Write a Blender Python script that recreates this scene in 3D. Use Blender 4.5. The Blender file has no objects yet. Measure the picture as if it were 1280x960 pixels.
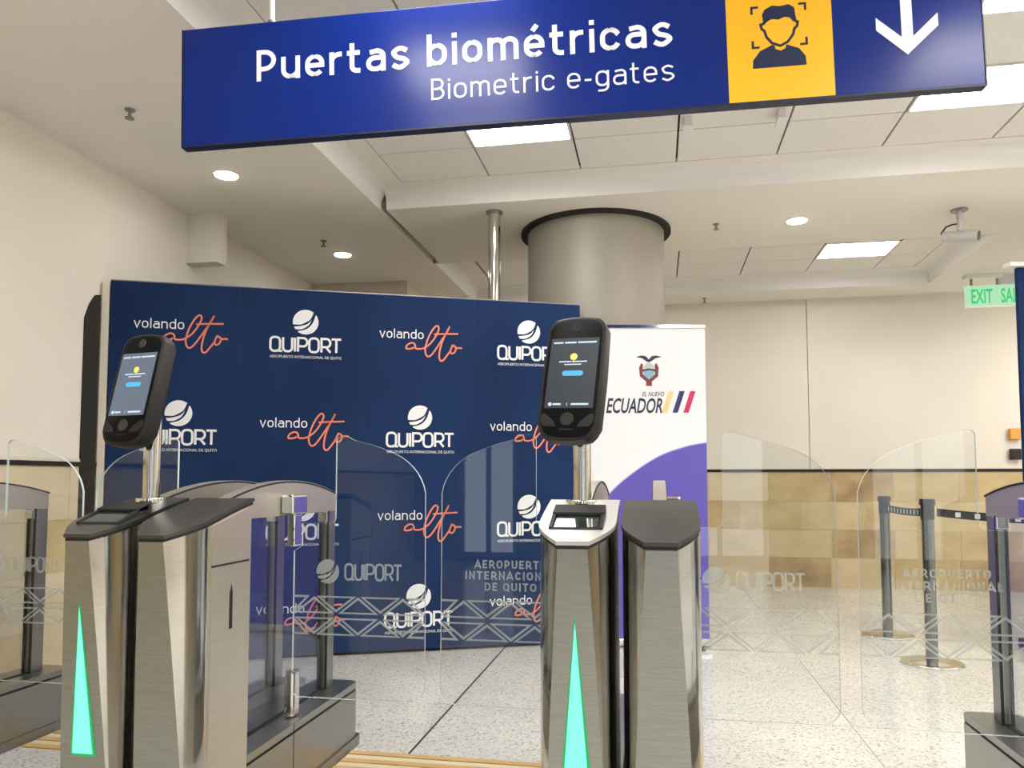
import bpy, bmesh, math, random
from mathutils import Vector, Matrix
random.seed(7)
C = bpy.context.scene.collection
PI = math.pi

# ------------------------------------------------------------------ camera
cd = bpy.data.cameras.new('camera'); cam = bpy.data.objects.new('camera', cd); C.objects.link(cam)
cd.sensor_fit = 'HORIZONTAL'; cd.sensor_width = 36; cd.lens = 27.0
cd.shift_y = (541.3 - 480) / 1280
cam.location = (0, 0, 1.1)
cam.rotation_euler = (math.radians(93.5), 0, math.radians(10.6))
cd.clip_start = 0.05
bpy.context.scene.camera = cam
# ------------------------------------------------------------------ world and exposure
w = bpy.data.worlds.new('world'); bpy.context.scene.world = w; w.use_nodes = True
bg = w.node_tree.nodes['Background']; bg.inputs[0].default_value = (0.92, 0.96, 1.0, 1); bg.inputs[1].default_value = 1.7
vs = bpy.context.scene.view_settings
bpy.context.scene.display_settings.display_device = 'sRGB'
vs.view_transform = 'Standard'; vs.look = 'None'; vs.gamma = 1; vs.use_curve_mapping = False
vs.exposure = 0.5
PANEL_LIGHT = 15.0
DOWN_LIGHT = 30.0

# ------------------------------------------------------------------ helpers
def tag(o, label=None, cat=None, group=None, kind=None):
    if label: o['label'] = label
    if cat: o['category'] = cat
    if group: o['group'] = group
    if kind: o['kind'] = kind
    return o
def empty(name, loc, rz=0, label=None, cat=None, group=None, kind=None):
    o = bpy.data.objects.new(name, None); C.objects.link(o)
    o.location = loc; o.rotation_euler = (0, 0, rz); o.empty_display_size = .1
    return tag(o, label, cat, group, kind)
def link(name, me, m, parent=None, loc=None, rot=None):
    for mm in (m if isinstance(m, (list, tuple)) else [m]): me.materials.append(mm)
    o = bpy.data.objects.new(name, me); C.objects.link(o)
    if parent: o.parent = parent
    if loc: o.location = loc
    if rot: o.rotation_euler = rot
    return o
class MB:
    def __init__(s): s.v = []; s.f = []; s.mi = []
    def add(s, vs_, fs, mi=0):
        n = len(s.v); s.v += [tuple(v) for v in vs_]
        s.f += [tuple(i + n for i in f) for f in fs]; s.mi += [mi] * len(fs); return s
    def box(s, x0, x1, y0, y1, z0, z1, mi=0):
        return s.add([(x0,y0,z0),(x1,y0,z0),(x1,y1,z0),(x0,y1,z0),(x0,y0,z1),(x1,y0,z1),(x1,y1,z1),(x0,y1,z1)],
                     [(0,3,2,1),(4,5,6,7),(0,1,5,4),(1,2,6,5),(2,3,7,6),(3,0,4,7)], mi)
    def prism(s, pts, lo, hi, axis='z', mi=0):
        # pts: 2D outline; extruded along axis
        n = len(pts)
        def P(a, b, t):
            return {'z': (a, b, t), 'y': (a, t, b), 'x': (t, a, b)}[axis]
        vv = [P(a, b, lo) for a, b in pts] + [P(a, b, hi) for a, b in pts]
        ff = [tuple(range(n))[::-1], tuple(range(n, 2*n))] + [(i, (i+1) % n, n+(i+1) % n, n+i) for i in range(n)]
        return s.add(vv, ff, mi)
    def cyl(s, c, r, z0, z1, n=32, r2=None, mi=0, axis='z'):
        r2 = r if r2 is None else r2; vv = []
        for rr, t in ((r, z0), (r2, z1)):
            for i in range(n):
                a = 2*PI*i/n; u, v_ = c[0]+rr*math.cos(a), c[1]+rr*math.sin(a)
                vv.append({'z': (u, v_, t), 'y': (u, t, v_), 'x': (t, u, v_)}[axis])
        return s.add(vv, [tuple(range(n))[::-1], tuple(range(n, 2*n))] + [(i, (i+1) % n, n+(i+1) % n, n+i) for i in range(n)], mi)
    def tube(s, pts, r, n=8, mi=0):
        pts = [Vector(p) for p in pts]; rings = []
        for i, p in enumerate(pts):
            t = (pts[min(i+1, len(pts)-1)] - pts[max(i-1, 0)]).normalized()
            a = t.orthogonal().normalized() if i == 0 else (prev - t*prev.dot(t)).normalized()
            prev = a; b = t.cross(a)
            rings.append([p + (a*math.cos(2*PI*k/n) + b*math.sin(2*PI*k/n))*r for k in range(n)])
        vv = [q for rg in rings for q in rg]; ff = []
        for i in range(len(pts)-1):
            for k in range(n): ff.append((i*n+k, i*n+(k+1) % n, (i+1)*n+(k+1) % n, (i+1)*n+k))
        ff += [tuple(range(n))[::-1], tuple(range((len(pts)-1)*n, len(pts)*n))]
        return s.add(vv, ff, mi)
    def ribbon(s, pts, wd, y=0.0, mi=0, closed=False):
        # flat stroke in the x/z plane
        P = [Vector((a, b)) for a, b in pts]; n = len(P); L = []; R = []
        for i, p in enumerate(P):
            a = P[(i-1) % n] if (closed or i) else None; b = P[(i+1) % n] if (closed or i < n-1) else None
            d1 = (p-a).normalized() if a is not None else None; d2 = (b-p).normalized() if b is not None else None
            d1 = d1 if d1 is not None else d2; d2 = d2 if d2 is not None else d1
            t = (d1+d2); t = t.normalized() if t.length > 1e-4 else d1
            nn = Vector((-t.y, t.x)); k = wd/2/max(.45, nn.dot(Vector((-d1.y, d1.x))))
            L.append(p+nn*k); R.append(p-nn*k)
        vv = [(q.x, y, q.y) for q in L] + [(q.x, y, q.y) for q in R]
        ff = [(i, n+i, n+(i+1) % n, (i+1) % n) for i in range(n if closed else n-1)]
        return s.add(vv, ff, mi)
    def poly(s, pts, y=0.0, mi=0):
        return s.add([(a, y, b) for a, b in pts], [tuple(range(len(pts)))], mi)
    def mesh(s, name, smooth=None):
        me = bpy.data.meshes.new(name); me.from_pydata(s.v, [], s.f)
        me.polygons.foreach_set('material_index', s.mi); me.validate(); 
        b = bmesh.new(); b.from_mesh(me)
        if not getattr(s, 'flat', False): bmesh.ops.recalc_face_normals(b, faces=b.faces)
        b.to_mesh(me); b.free()
        if smooth:
            me.shade_smooth(); me.set_sharp_from_angle(angle=math.radians(smooth))
        return me
    def obj(s, name, m, parent=None, loc=None, rot=None, smooth=None, bevel=0):
        o = link(name, s.mesh(name, smooth), m, parent, loc, rot)
        if bevel:
            md = o.modifiers.new('bevel', 'BEVEL'); md.width = bevel; md.segments = 2; md.limit_method = 'ANGLE'
        return o
def arc(cx, cy, r, a0, a1, n=8, ry=None):
    ry = r if ry is None else ry
    return [(cx + r*math.cos(math.radians(a0+(a1-a0)*i/n)), cy + ry*math.sin(math.radians(a0+(a1-a0)*i/n))) for i in range(n+1)]
def smoothline(pts, k=6):
    # Catmull-Rom through 2D points
    out = []; n = len(pts)
    for i in range(n-1):
        p0 = pts[max(i-1, 0)]; p1 = pts[i]; p2 = pts[i+1]; p3 = pts[min(i+2, n-1)]
        for j in range(k):
            t = j/k
            out.append(tuple(.5*((2*p1[c]) + (-p0[c]+p2[c])*t + (2*p0[c]-5*p1[c]+4*p2[c]-p3[c])*t*t + (-p0[c]+3*p1[c]-3*p2[c]+p3[c])*t**3) for c in (0, 1)))
    out.append(tuple(pts[-1])); return out
def text_verts(body, x0, x1, zb, cap, bold=0.0, shear=0.0, spacing=1.0):
    # lettering as flat mesh in the x/z plane, fitted between x0 and x1, baseline zb, capital height cap
    cu = bpy.data.curves.new('lettering', 'FONT'); cu.body = body; cu.offset = bold; cu.shear = shear
    cu.space_character = spacing; cu.resolution_u = 3
    o = bpy.data.objects.new('lettering', cu); C.objects.link(o)
    bpy.context.view_layer.update()
    me = o.to_mesh(); vv = [tuple(v.co) for v in me.vertices]; ff = [tuple(p.vertices) for p in me.polygons]
    o.to_mesh_clear(); bpy.data.objects.remove(o); bpy.data.curves.remove(cu)
    xs = [v[0] for v in vv]; a, b = min(xs), max(xs); sx = (x1-x0)/(b-a); sz = cap/0.7
    return [(x0+(v[0]-a)*sx, 0.0, zb+v[1]*sz) for v in vv], ff
def add_text(mb, body, x0, x1, zb, cap, y=0.0, mi=0, **k):
    vv, ff = text_verts(body, x0, x1, zb, cap, **k)
    mb.add([(a, y, c) for a, _, c in vv], ff, mi)

# ------------------------------------------------------------------ materials
def mat(name, col, rough=.5, metal=0, **k):
    m = bpy.data.materials.new(name); m.use_nodes = True
    b = m.node_tree.nodes['Principled BSDF']
    b.inputs['Base Color'].default_value = (*col, 1); b.inputs['Roughness'].default_value = rough; b.inputs['Metallic'].default_value = metal
    for a, v in k.items(): b.inputs[a].default_value = v
    return m
def noise_col(m, c1, c2, scale=5, stretch=(1,1,1), detail=4, lo=.35, hi=.65, bump=0, obj_coords=True, bdist=.002):
    nt = m.node_tree; N = nt.nodes; b = N['Principled BSDF']
    tc = N.new('ShaderNodeTexCoord'); mp = N.new('ShaderNodeMapping'); nz = N.new('ShaderNodeTexNoise'); cr = N.new('ShaderNodeValToRGB')
    mp.inputs['Scale'].default_value = stretch; nz.inputs['Scale'].default_value = scale; nz.inputs['Detail'].default_value = detail
    nt.links.new(tc.outputs['Object'], mp.inputs[0]); nt.links.new(mp.outputs[0], nz.inputs['Vector'])
    nt.links.new(nz.outputs['Fac'], cr.inputs[0]); nt.links.new(cr.outputs[0], b.inputs['Base Color'])
    cr.color_ramp.elements[0].position = lo; cr.color_ramp.elements[0].color = (*c1, 1)
    cr.color_ramp.elements[1].position = hi; cr.color_ramp.elements[1].color = (*c2, 1)
    if bump:
        bp = N.new('ShaderNodeBump'); bp.inputs['Strength'].default_value = bump; bp.inputs['Distance'].default_value = bdist
        nt.links.new(nz.outputs['Fac'], bp.inputs['Height']); nt.links.new(bp.outputs[0], b.inputs['Normal'])
    return m
def emis(name, col, s):
    m = mat(name, (0,0,0), .4); b = m.node_tree.nodes['Principled BSDF']
    b.inputs['Emission Color'].default_value = (*col, 1); b.inputs['Emission Strength'].default_value = s; return m
def thin_glass(name, tint=(.96,.98,.97), f0=.04, rough=0.0):
    # thin sheet: clear transmission with a two-sided Schlick reflection
    m = bpy.data.materials.new(name); m.use_nodes = True; nt = m.node_tree; N = nt.nodes; N.remove(N['Principled BSDF'])
    out = N['Material Output']; tr = N.new('ShaderNodeBsdfTransparent'); gl = N.new('ShaderNodeBsdfGlossy'); lw = N.new('ShaderNodeLayerWeight')
    lw.inputs['Blend'].default_value = .5
    pw = N.new('ShaderNodeMath'); pw.operation = 'POWER'; pw.inputs[1].default_value = 5
    mu = N.new('ShaderNodeMath'); mu.operation = 'MULTIPLY_ADD'; mu.inputs[1].default_value = 1-f0; mu.inputs[2].default_value = f0
    mx = N.new('ShaderNodeMixShader')
    tr.inputs[0].default_value = (*tint, 1); gl.inputs['Roughness'].default_value = rough
    nt.links.new(lw.outputs['Facing'], pw.inputs[0]); nt.links.new(pw.outputs[0], mu.inputs[0]); nt.links.new(mu.outputs[0], mx.inputs[0])
    nt.links.new(tr.outputs[0], mx.inputs[1]); nt.links.new(gl.outputs[0], mx.inputs[2]); nt.links.new(mx.outputs[0], out.inputs[0]); return m
def film(name, col, alpha):
    m = mat(name, col, .6); m.node_tree.nodes['Principled BSDF'].inputs['Alpha'].default_value = alpha; return m

M = {}
M['plaster'] = noise_col(mat('cream_paint', (.7,.64,.56), .75), (.79,.735,.65), (.83,.775,.69), 1.3, lo=.3, hi=.7)
M['ceil'] = noise_col(mat('ceiling_paint', (.6,.56,.5), .8), (.81,.77,.70), (.85,.81,.74), .8)
M['lip'] = mat('cove_paint', (.82,.80,.77), .6)
M['tile'] = noise_col(mat('ceiling_tile', (.66,.62,.56), .85), (.79,.765,.715), (.83,.805,.755), 60, lo=.4, hi=.6)
M['black'] = mat('black_plastic', (.012,.012,.013), .35)
M['matt_black'] = mat('matt_black', (.01,.01,.01), .7)
M['void'] = mat('dark_recess_and_shadow', (.02,.018,.016), .9)
def steel(name, c1, c2, rough, sc=(1,1,60), bump=.0):
    m = noise_col(mat(name, c1, rough, 1.0), c1, c2, 14, sc, 5, .3, .7, bump=bump, bdist=.0004); return m
M['steel'] = steel('brushed_steel', (.31,.315,.29), (.39,.395,.365), .33)
M['curve_steel'] = steel('polished_steel', (.54,.525,.49), (.62,.605,.57), .10)
M['panel_steel'] = steel('satin_steel', (.60,.57,.50), (.68,.65,.58), .38)
M['post_steel'] = mat('dark_steel', (.22,.22,.21), .18, 1)
M['rear_unseen_dark'] = mat('unseen_rear_wall_dark', (.085,.075,.065), .6)  # dark so the unseen rear wall puts stripes in the steel
M['lid_pale'] = mat('pale_lid_metal', (.72,.72,.70), .34, .7)  # paler metal, used on the centre scanner pedestal's lid alone
M['lid'] = mat('dark_anodised_metal', (.10,.10,.105), .32, .85)
M['chrome'] = mat('chrome', (.75,.73,.69), .12, 1)
M['plinth'] = mat('grey_metal', (.30,.29,.28), .35, .9)
M['glass'] = thin_glass('clear_glass', (.97,.985,.98), .035)
M['frame_glass'] = thin_glass('tinted_glass', (.90,.92,.95), .05)
M['gedge'] = mat('glass_edge', (.62,.72,.68), .25)
M['print'] = film('etched_print', (.52,.56,.54), .55)
M['yellow'] = mat('sign_yellow', (1.0,.50,.012), .35)
M['white_print'] = mat('white_print', (.88,.89,.92), .5)
M['sign_blue'] = mat('sign_blue', (.0,.017,.20), .22); M['sign_blue'].node_tree.nodes['Principled BSDF'].inputs['IOR'].default_value = 1.38
M['sign_navy'] = mat('sign_navy', (.003,.012,.06), .4)
M['sign_edge'] = mat('sign_edge', (.004,.008,.04), .4)
M['navy'] = noise_col(mat('navy_fabric', (.012,.03,.09), .7, **{'Specular IOR Level': .12}), (.009,.024,.082), (.014,.039,.126), 1.1, (1,1,.6), 2, .3, .7)
M['coral'] = mat('coral_print', (.86,.25,.15), .5)
M['cream_edge'] = mat('cream_edge', (.74,.68,.58), .5)
M['banner'] = mat('banner_white', (.82,.84,.88), .45)
M['purple'] = mat('banner_purple', (.115,.09,.46), .45)
M['lilac'] = mat('banner_lilac', (.45,.42,.75), .45)
M['ink'] = mat('dark_ink', (.03,.035,.07), .5)
M['sand'] = mat('stripe_sand', (.90,.62,.30), .5)
M['indigo'] = mat('stripe_indigo', (.03,.025,.13), .5)
M['crimson'] = mat('stripe_crimson', (.62,.02,.12), .5)
M['crest_red'] = mat('crest_maroon', (.22,.05,.05), .5)
M['crest_blue'] = mat('crest_blue', (.25,.45,.6), .5)
M['crest_grey'] = mat('crest_grey', (.55,.55,.55), .5)
M['column'] = noise_col(mat('column_paint', (.40,.37,.32), .5), (.33,.305,.26), (.37,.34,.29), 1.5)
M['column'].node_tree.nodes['Principled BSDF'].inputs['Metallic'].default_value = .15
M['panel_light'] = emis('light_diffuser', (1.0,.96,.90), PANEL_LIGHT)
M['down_light'] = emis('downlight_lens', (.95,1.0,.98), DOWN_LIGHT)
M['green'] = emis('green_light', (.16,1.0,.50), 1.25)
M['green_glow_rim'] = emis('green_glow_rim', (.01,.42,.12), .8)  # darker border in place of the soft glow round the green light
M['exit_board'] = emis('exit_board', (.55,.95,.60), .55)
M['exit_green'] = emis('exit_letters', (.0,.62,.14), .7)
M['exit_back'] = mat('grey_plate', (.62,.62,.62), .5)
M['screen_dark'] = emis('screen_dark', (.018,.026,.036), 1.0)
M['screen_light'] = emis('screen_light', (.11,.14,.19), .9)  # same display as the dark one, washed-out reflection put into the glow
M['ui_white'] = emis('ui_white', (.55,.68,.75), .9)
M['ui_blue'] = emis('ui_blue', (.06,.36,.62), 1.1)
M['ui_yellow'] = emis('ui_yellow', (.85,.72,.12), .9)
M['lens'] = mat('lens_glass', (.03,.03,.035), .08)
M['body_black'] = mat('housing_black', (.004,.004,.005), .5, **{'Specular IOR Level': .12})
M['side_black'] = mat('housing_side', (.020,.019,.019), .5, **{'Specular IOR Level': .25})
M['darkglass'] = mat('scanner_glass', (.02,.03,.03), .06)
M['belt'] = mat('black_belt', (.02,.02,.022), .7)
M['rib_y'] = mat('tactile_ochre', (.62,.40,.17), .5)
M['rib_c'] = mat('tactile_cream', (.72,.62,.42), .5)
M['grout'] = mat('dark_joint', (.03,.028,.025), .7)
M['orange'] = mat('orange_plastic', (.75,.35,.06), .5)
M['camwhite'] = mat('camera_white', (.62,.60,.58), .4)
M['wood'] = mat('tan_board', (.70,.61,.50), .7)
# terrazzo
def terrazzo():
    m = mat('terrazzo', (.7,.68,.62), .14); nt = m.node_tree; N = nt.nodes; b = N['Principled BSDF']; b.inputs['IOR'].default_value = 1.5
    tc = N.new('ShaderNodeTexCoord')
    v = N.new('ShaderNodeTexVoronoi'); v.inputs['Scale'].default_value = 120; nt.links.new(tc.outputs['Object'], v.inputs['Vector'])
    sp = N.new('ShaderNodeSeparateColor'); nt.links.new(v.outputs['Color'], sp.inputs[0])
    cr = N.new('ShaderNodeValToRGB'); e = cr.color_ramp.elements; cr.color_ramp.interpolation = 'CONSTANT'
    e[0].position = 0; e[0].color = (.42,.41,.385,1); e[1].position = .07; e[1].color = (.60,.59,.55,1)
    for p_, c_ in ((.20,(.74,.73,.685)), (.55,(.79,.775,.73)), (.85,(.85,.84,.80))):
        q = e.new(p_); q.color = (*c_, 1)
    nt.links.new(sp.outputs[0], cr.inputs[0])
    nz = N.new('ShaderNodeTexNoise'); nz.inputs['Scale'].default_value = 1.6; nt.links.new(tc.outputs['Object'], nz.inputs['Vector'])
    mx = N.new('ShaderNodeMix'); mx.data_type = 'RGBA'; mx.blend_type = 'MULTIPLY'; mx.inputs[0].default_value = .25
    nt.links.new(cr.outputs[0], mx.inputs[6]); nt.links.new(nz.outputs['Fac'], mx.inputs[7]); nt.links.new(mx.outputs[2], b.inputs['Base Color'])
    return m
M['terrazzo'] = terrazzo()
stone_cols = [((.50,.37,.18),(.64,.50,.27)), ((.58,.46,.26),(.70,.58,.36)), ((.34,.23,.12),(.58,.43,.23)), ((.66,.55,.37),(.76,.65,.46)), ((.52,.40,.21),(.68,.54,.30))]
M['stone'] = [noise_col(mat('travertine', c2, .42), c1, c2, 3.2, (1,1,1.6), 6, .3, .68) for c1, c2 in stone_cols]

# ================================================================== STRUCTURE
XL, XR, YB, YF = -3.28, 6.6, 8.42, -5.0
HC = 3.0; HT = 3.12
# floor: one base and slabs
fl = MB().box(XL-.2, XR+.2, YF-.2, YB+.2, -.12, -.018).obj('floor', M['grout']); tag(fl, kind='structure')
xs = [XL] + [-.99+1.84*k for k in range(-1, 5) if XL < -.99+1.84*k < XR] + [XR]
ys = [YF] + [5.12-1.395*k for k in range(7, -1, -1) if 5.12-1.395*k > YF+.1] + [5.12+1.395, 5.12+2.79, YB]
cache = {}
for i in range(len(xs)-1):
    for j in range(len(ys)-1):
        dx, dy = xs[i+1]-xs[i], ys[j+1]-ys[j]; key = (round(dx, 3), round(dy, 3))
        if key not in cache:
            g = .0015
            cache[key] = MB().box(-dx/2+g, dx/2-g, -dy/2+.0025, dy/2-.0025, -.02, 0).mesh('slab'); cache[key].materials.append(M['terrazzo'])
        o = bpy.data.objects.new('floor_slab', cache[key]); C.objects.link(o); o.parent = fl; o.location = ((xs[i]+xs[i+1])/2, (ys[j]+ys[j+1])/2, 0)

# bold dark divider at x = -0.99
MB().box(-.995, -.985, YF, YB, -.01, .0008).obj('joint_strip', M['grout'], fl)
# walls
def wall(name, *b, m='plaster'):
    o = MB().box(*b).obj(name, M[m]); return tag(o, kind='structure')
wb = wall('wall_back', XL-.2, XR+.2, YB+.03, YB+.25, 0, 3.4)
wl = wall('wall_left', XL-.25, XL-.03, YF-.2, YB+.25, 0, 3.4)
wr = wall('wall_right', XR, XR+.2, YF-.2, YB+.25, 0, 3.4)
# rear wall (behind the camera) kept dark, its window openings shaped for streaks in the steel
rw = MB(); win = [(-2.65,-1.85), (.2,1.4), (2.6,3.8), (4.9,6.1)]
rw.box(XL-.2, XR+.2, YF-.2, YF, 0, .06); rw.box(XL-.2, XR+.2, YF-.2, YF, 2.6, 3.4)
ed = [XL-.2] + [q for p_ in win for q in p_] + [XR+.2]
for k in range(0, len(ed), 2): rw.box(ed[k], ed[k+1], YF-.2, YF, .06, 2.6)
tag(rw.obj('wall_rear_unseen', M['rear_unseen_dark']), kind='structure')
for n, (a, b) in enumerate(win):
    we = MB()
    for x_ in (a, (a+b)/2-.03, b-.06): we.box(x_, x_+.06, YF-.14, YF-.06, .06, 2.6)
    for z_ in (.06, 2.54): we.box(a, b, YF-.14, YF-.06, z_, z_+.06)
    o = tag(we.obj('window_%d' % (n+1), M['plinth']), kind='structure')
    MB().box(a+.06, (a+b)/2-.03, YF-.105, YF-.095, .12, 2.54).obj('window_pane', M['glass'], o)
    MB().box((a+b)/2+.03, b-.06, YF-.105, YF-.095, .12, 2.54).obj('window_pane', M['glass'], o)
# back wall upper panels with seams
px = [XL, -.83, 1.575, 3.975, XR]
for a, b in zip(px[:-1], px[1:]):
    MB().box(a+.004, b-.004, YB, YB+.03, 1.222, 3.02).obj('wall_panel', M['plaster'], wb)
for a, b in ((YF, -1.0), (-1.0, 3.2), (3.2, YB)):
    MB().box(XL-.03, XL, a, b, 1.222, 3.02).obj('wall_panel', M['plaster'], wl)
# dado trims
for nm, bx in (('trim_1', (XL, XR, YB-.012, YB+.03, 1.185, 1.212)), ('trim_2', (XL-.03, XL+.014, YF, YB, 1.178, 1.204))):
    tag(MB().box(*bx).obj(nm, M['void']), kind='structure')
for nm, bx in (('trim_3', (XL, XR, YB-.006, YB+.03, 1.212, 1.222)), ('trim_4', (XL-.03, XL+.008, YF, YB, 1.204, 1.222))):
    tag(MB().box(*bx).obj(nm, M['cream_edge']), kind='structure')
# stone courses
zc = [(0.0,.298), (.302,.585), (.589,.874), (.878,1.183)]
off = [.84+.61*.5, .55, .857, 1.155]
for r, (z0, z1) in enumerate(zc):
    x0 = off[r]-.61*8
    k = 0
    while x0 < XR:
        a, b = max(x0, XL), min(x0+.61, XR)
        if b-a > .05:
            mi = random.choice([0,1,1,3,4,0,2,4])
            o = MB().box(a+.002, b-.002, YB-random.uniform(.0,.003), YB+.03, z0, z1).obj('stone_block', M['stone'][mi], wb)
        x0 += .61
    y0 = 8.42-.61*24+(.3 if r % 2 else 0)
    while y0 < YB:
        a, b = max(y0, YF), min(y0+.61, YB)
        if b-a > .05:
            MB().box(XL-.03, XL+random.uniform(0,.003), a+.002, b-.002, z0, z1).obj('stone_block', M['stone'][random.choice([1,3,4,3])], wl)
        y0 += .61

M['mortar'] = mat('pale_mortar', (.78,.68,.50), .8)
MB().box(XL, XR, YB+.003, YB+.03, 0, 1.184).obj('mortar', M['mortar'], wb)
MB().box(XL-.03, XL-.003, YF, YB, 0, 1.177).obj('mortar', M['mortar'], wl)
# ceiling
cl = MB()
cl.box(XL-.1, -1.9, YF, YB+.1, HC, 3.3)                 # left strip
cl.box(-1.845, XR+.1, 5.06, 6.41, HC, 3.3)              # beam between the coffers
cl.box(2.63, XR+.1, 6.41, YB+.1, HC, 3.3)
cl.box(-1.9, 2.63, 7.95, YB+.1, HC, 3.3)
cl.box(5.2, XR+.1, YF, 5.06, HC, 3.3)
ceil = tag(cl.obj('ceiling', M['ceil']), kind='structure')
MB().box(XL-.1, XR+.1, YF, YB+.2, 3.3, 3.4).obj('plenum', M['void'], ceil)
# coved lips round the coffers
def lip(name, p0, p1, inward):
    # quarter cove 3 cm wide by 10 cm high running p0 -> p1, thickness pointing into the coffer
    d = Vector((p1[0]-p0[0], p1[1]-p0[1])).normalized(); nrm = Vector(inward)
    prof = [(0, HC-.001), (.012, HC-.001), (.014, HC+.05), (.022, HC+.085), (.05, HC+.112), (.09, HC+.119), (0, HC+.119)]
    vv = []
    for p_ in (p0, p1):
        for a, z_ in prof: vv.append((p_[0]+nrm.x*a, p_[1]+nrm.y*a, z_))
    n = len(prof)
    o = MB().add(vv, [tuple(range(n)), tuple(range(n, 2*n))[::-1]] + [(i, (i+1) % n, n+(i+1) % n, n+i) for i in range(n)]).obj('cove', M['lip'], ceil, smooth=40)
lip('cove', (-1.9,YF), (-1.9,5.06), (1,0)); lip('cove', (-1.845,5.06), (5.2,5.06), (0,-1)); lip('cove', (5.2,YF), (5.2,5.06), (-1,0))
lip('cove', (-1.9,6.41), (-1.9,7.95), (1,0)); lip('cove', (-1.9,7.95), (2.63,7.95), (0,-1)); lip('cove', (2.63,6.41), (2.63,7.95), (-1,0)); lip('cove', (-1.9,6.41), (2.63,6.41), (0,1))
TX0, TX1 = -1.68, -1.68+.61*11
RY = [4.885-.445*k for k in range(16)]                 # row lines, first coffer
mg = MB()
mg.box(-1.9, TX0, YF, 5.06, HT, 3.16); mg.box(TX1, 5.2, YF, 5.06, HT, 3.16); mg.box(TX0, TX1, RY[0], 5.06, HT, 3.16); mg.box(TX0, TX1, YF, RY[-1], HT, 3.16)
mg.box(-1.9, -1.64, 6.41, 7.95, HT, 3.16); mg.box(2.43, 2.63, 6.41, 7.95, HT, 3.16); mg.box(-1.64, 2.43, 7.755, 7.95, HT, 3.16)
mg.obj('ceiling_margin', M['ceil'], ceil)
bk = MB(); bk.box(TX0, TX1, RY[-1], RY[0], 3.145, 3.16); bk.box(-1.64, 2.43, 6.41, 7.755, 3.145, 3.16); bk.obj('tile_backing', M['void'], ceil)
tcache = {}
def tile(x0, x1, y0, y1):
    dx, dy = round(x1-x0, 3), round(y1-y0, 3)
    if (dx, dy) not in tcache:
        tcache[(dx, dy)] = MB().box(-dx/2+.006, dx/2-.006, -dy/2+.004, dy/2-.004, -.001, .02).mesh('tile'); tcache[(dx, dy)].materials.append(M['tile'])
    o = bpy.data.objects.new('ceiling_tile', tcache[(dx, dy)]); C.objects.link(o); o.parent = ceil; o.location = ((x0+x1)/2, (y0+y1)/2, HT+.003)
def light_panel(x0, x1, y0, y1, label, group=None):
    t = empty('ceiling_light_panel', ((x0+x1)/2, (y0+y1)/2, HT), 0, label, 'ceiling light', group)
    dx, dy = (x1-x0)/2-.006, (y1-y0)/2-.004
    fr = MB()
    for a in ((-dx,-dx+.012,-dy,dy), (dx-.012,dx,-dy,dy), (-dx,dx,-dy,-dy+.012), (-dx,dx,dy-.012,dy)): fr.box(*a, -.004, .02)
    fr.obj('frame', M['lip'], t)
    MB().box(-dx+.012, dx-.012, -dy+.012, dy-.012, 0, .012).obj('diffuser', M['panel_light'], t)
lights1 = {}
for cidx in (1, 5, 9):
    for r in range(1, 15, 2):
        lights1[(cidx, r)] = 1
lab1 = {(1,1): 'square white light panel in tiled ceiling, half hidden above the middle of the blue sign',
        (5,1): 'bright light panel in tiled ceiling touching the lower right corner of the blue sign',
        (5,3): 'bright light panel above the right end of the blue sign at the top edge'}
for c_ in range(11):
    for r in range(15):
        x0 = TX0+.61*c_; y1, y0 = RY[r], RY[r+1]
        if (c_, r) in lights1:
            if (c_, r) in lab1: light_panel(x0, x0+.61, y0, y1, lab1[(c_, r)])
            else: light_panel(x0, x0+.61, y0, y1, 'white light panel set in the large tiled coffer over the gates', 'light panels in the near coffer')
        else: tile(x0, x0+.61, y0, y1)
CX = [.225-.615*3, .225-.615*2, .225-.615, .225, .835, 1.45, 2.065, 2.43]
CY = [7.755, 7.31, 6.86, 6.41]
for i in range(7):
    for r in range(3):
        if i == 1 and r == 1: light_panel(CX[i], CX[i+1], CY[2], CY[1], 'added fill light panel in the far ceiling recess, hidden behind the column')  # unseen panel added to brighten the far area
        elif i == 5 and r == 1: light_panel(CX[i], CX[i+1], CY[2], CY[1], 'square light panel in the far ceiling recess, right of the column')
        else: tile(CX[i], CX[i+1], CY[r+1]+(.01 if r == 2 else 0), CY[r])
for k_, (xa_, ya_) in enumerate(((4.6,5.5),(4.6,6.9),(5.6,3.0))):  # unseen panels added as fill for the back of the hall
    t = empty('ceiling_light_panel', (xa_, ya_, HC), 0, 'wide unseen fill light panel added on the plain ceiling at the right', 'ceiling light', 'added fill panels right of the view')
    MB().box(-.62, .62, -.32, .32, -.02, 0).obj('frame', M['lip'], t)
    MB().box(-.6, .6, -.3, .3, -.024, -.020).obj('diffuser', M['panel_light'], t)
# boxed bulkheads
tag(MB().box(XL, -3.04, 4.88, 5.0, 2.645, HC).obj('trim_5', M['plaster']), kind='structure')
tag(MB().box(XL, -2.31, 6.92, YB, 2.55, HC).obj('trim_6', M['wood']), kind='structure')
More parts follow.
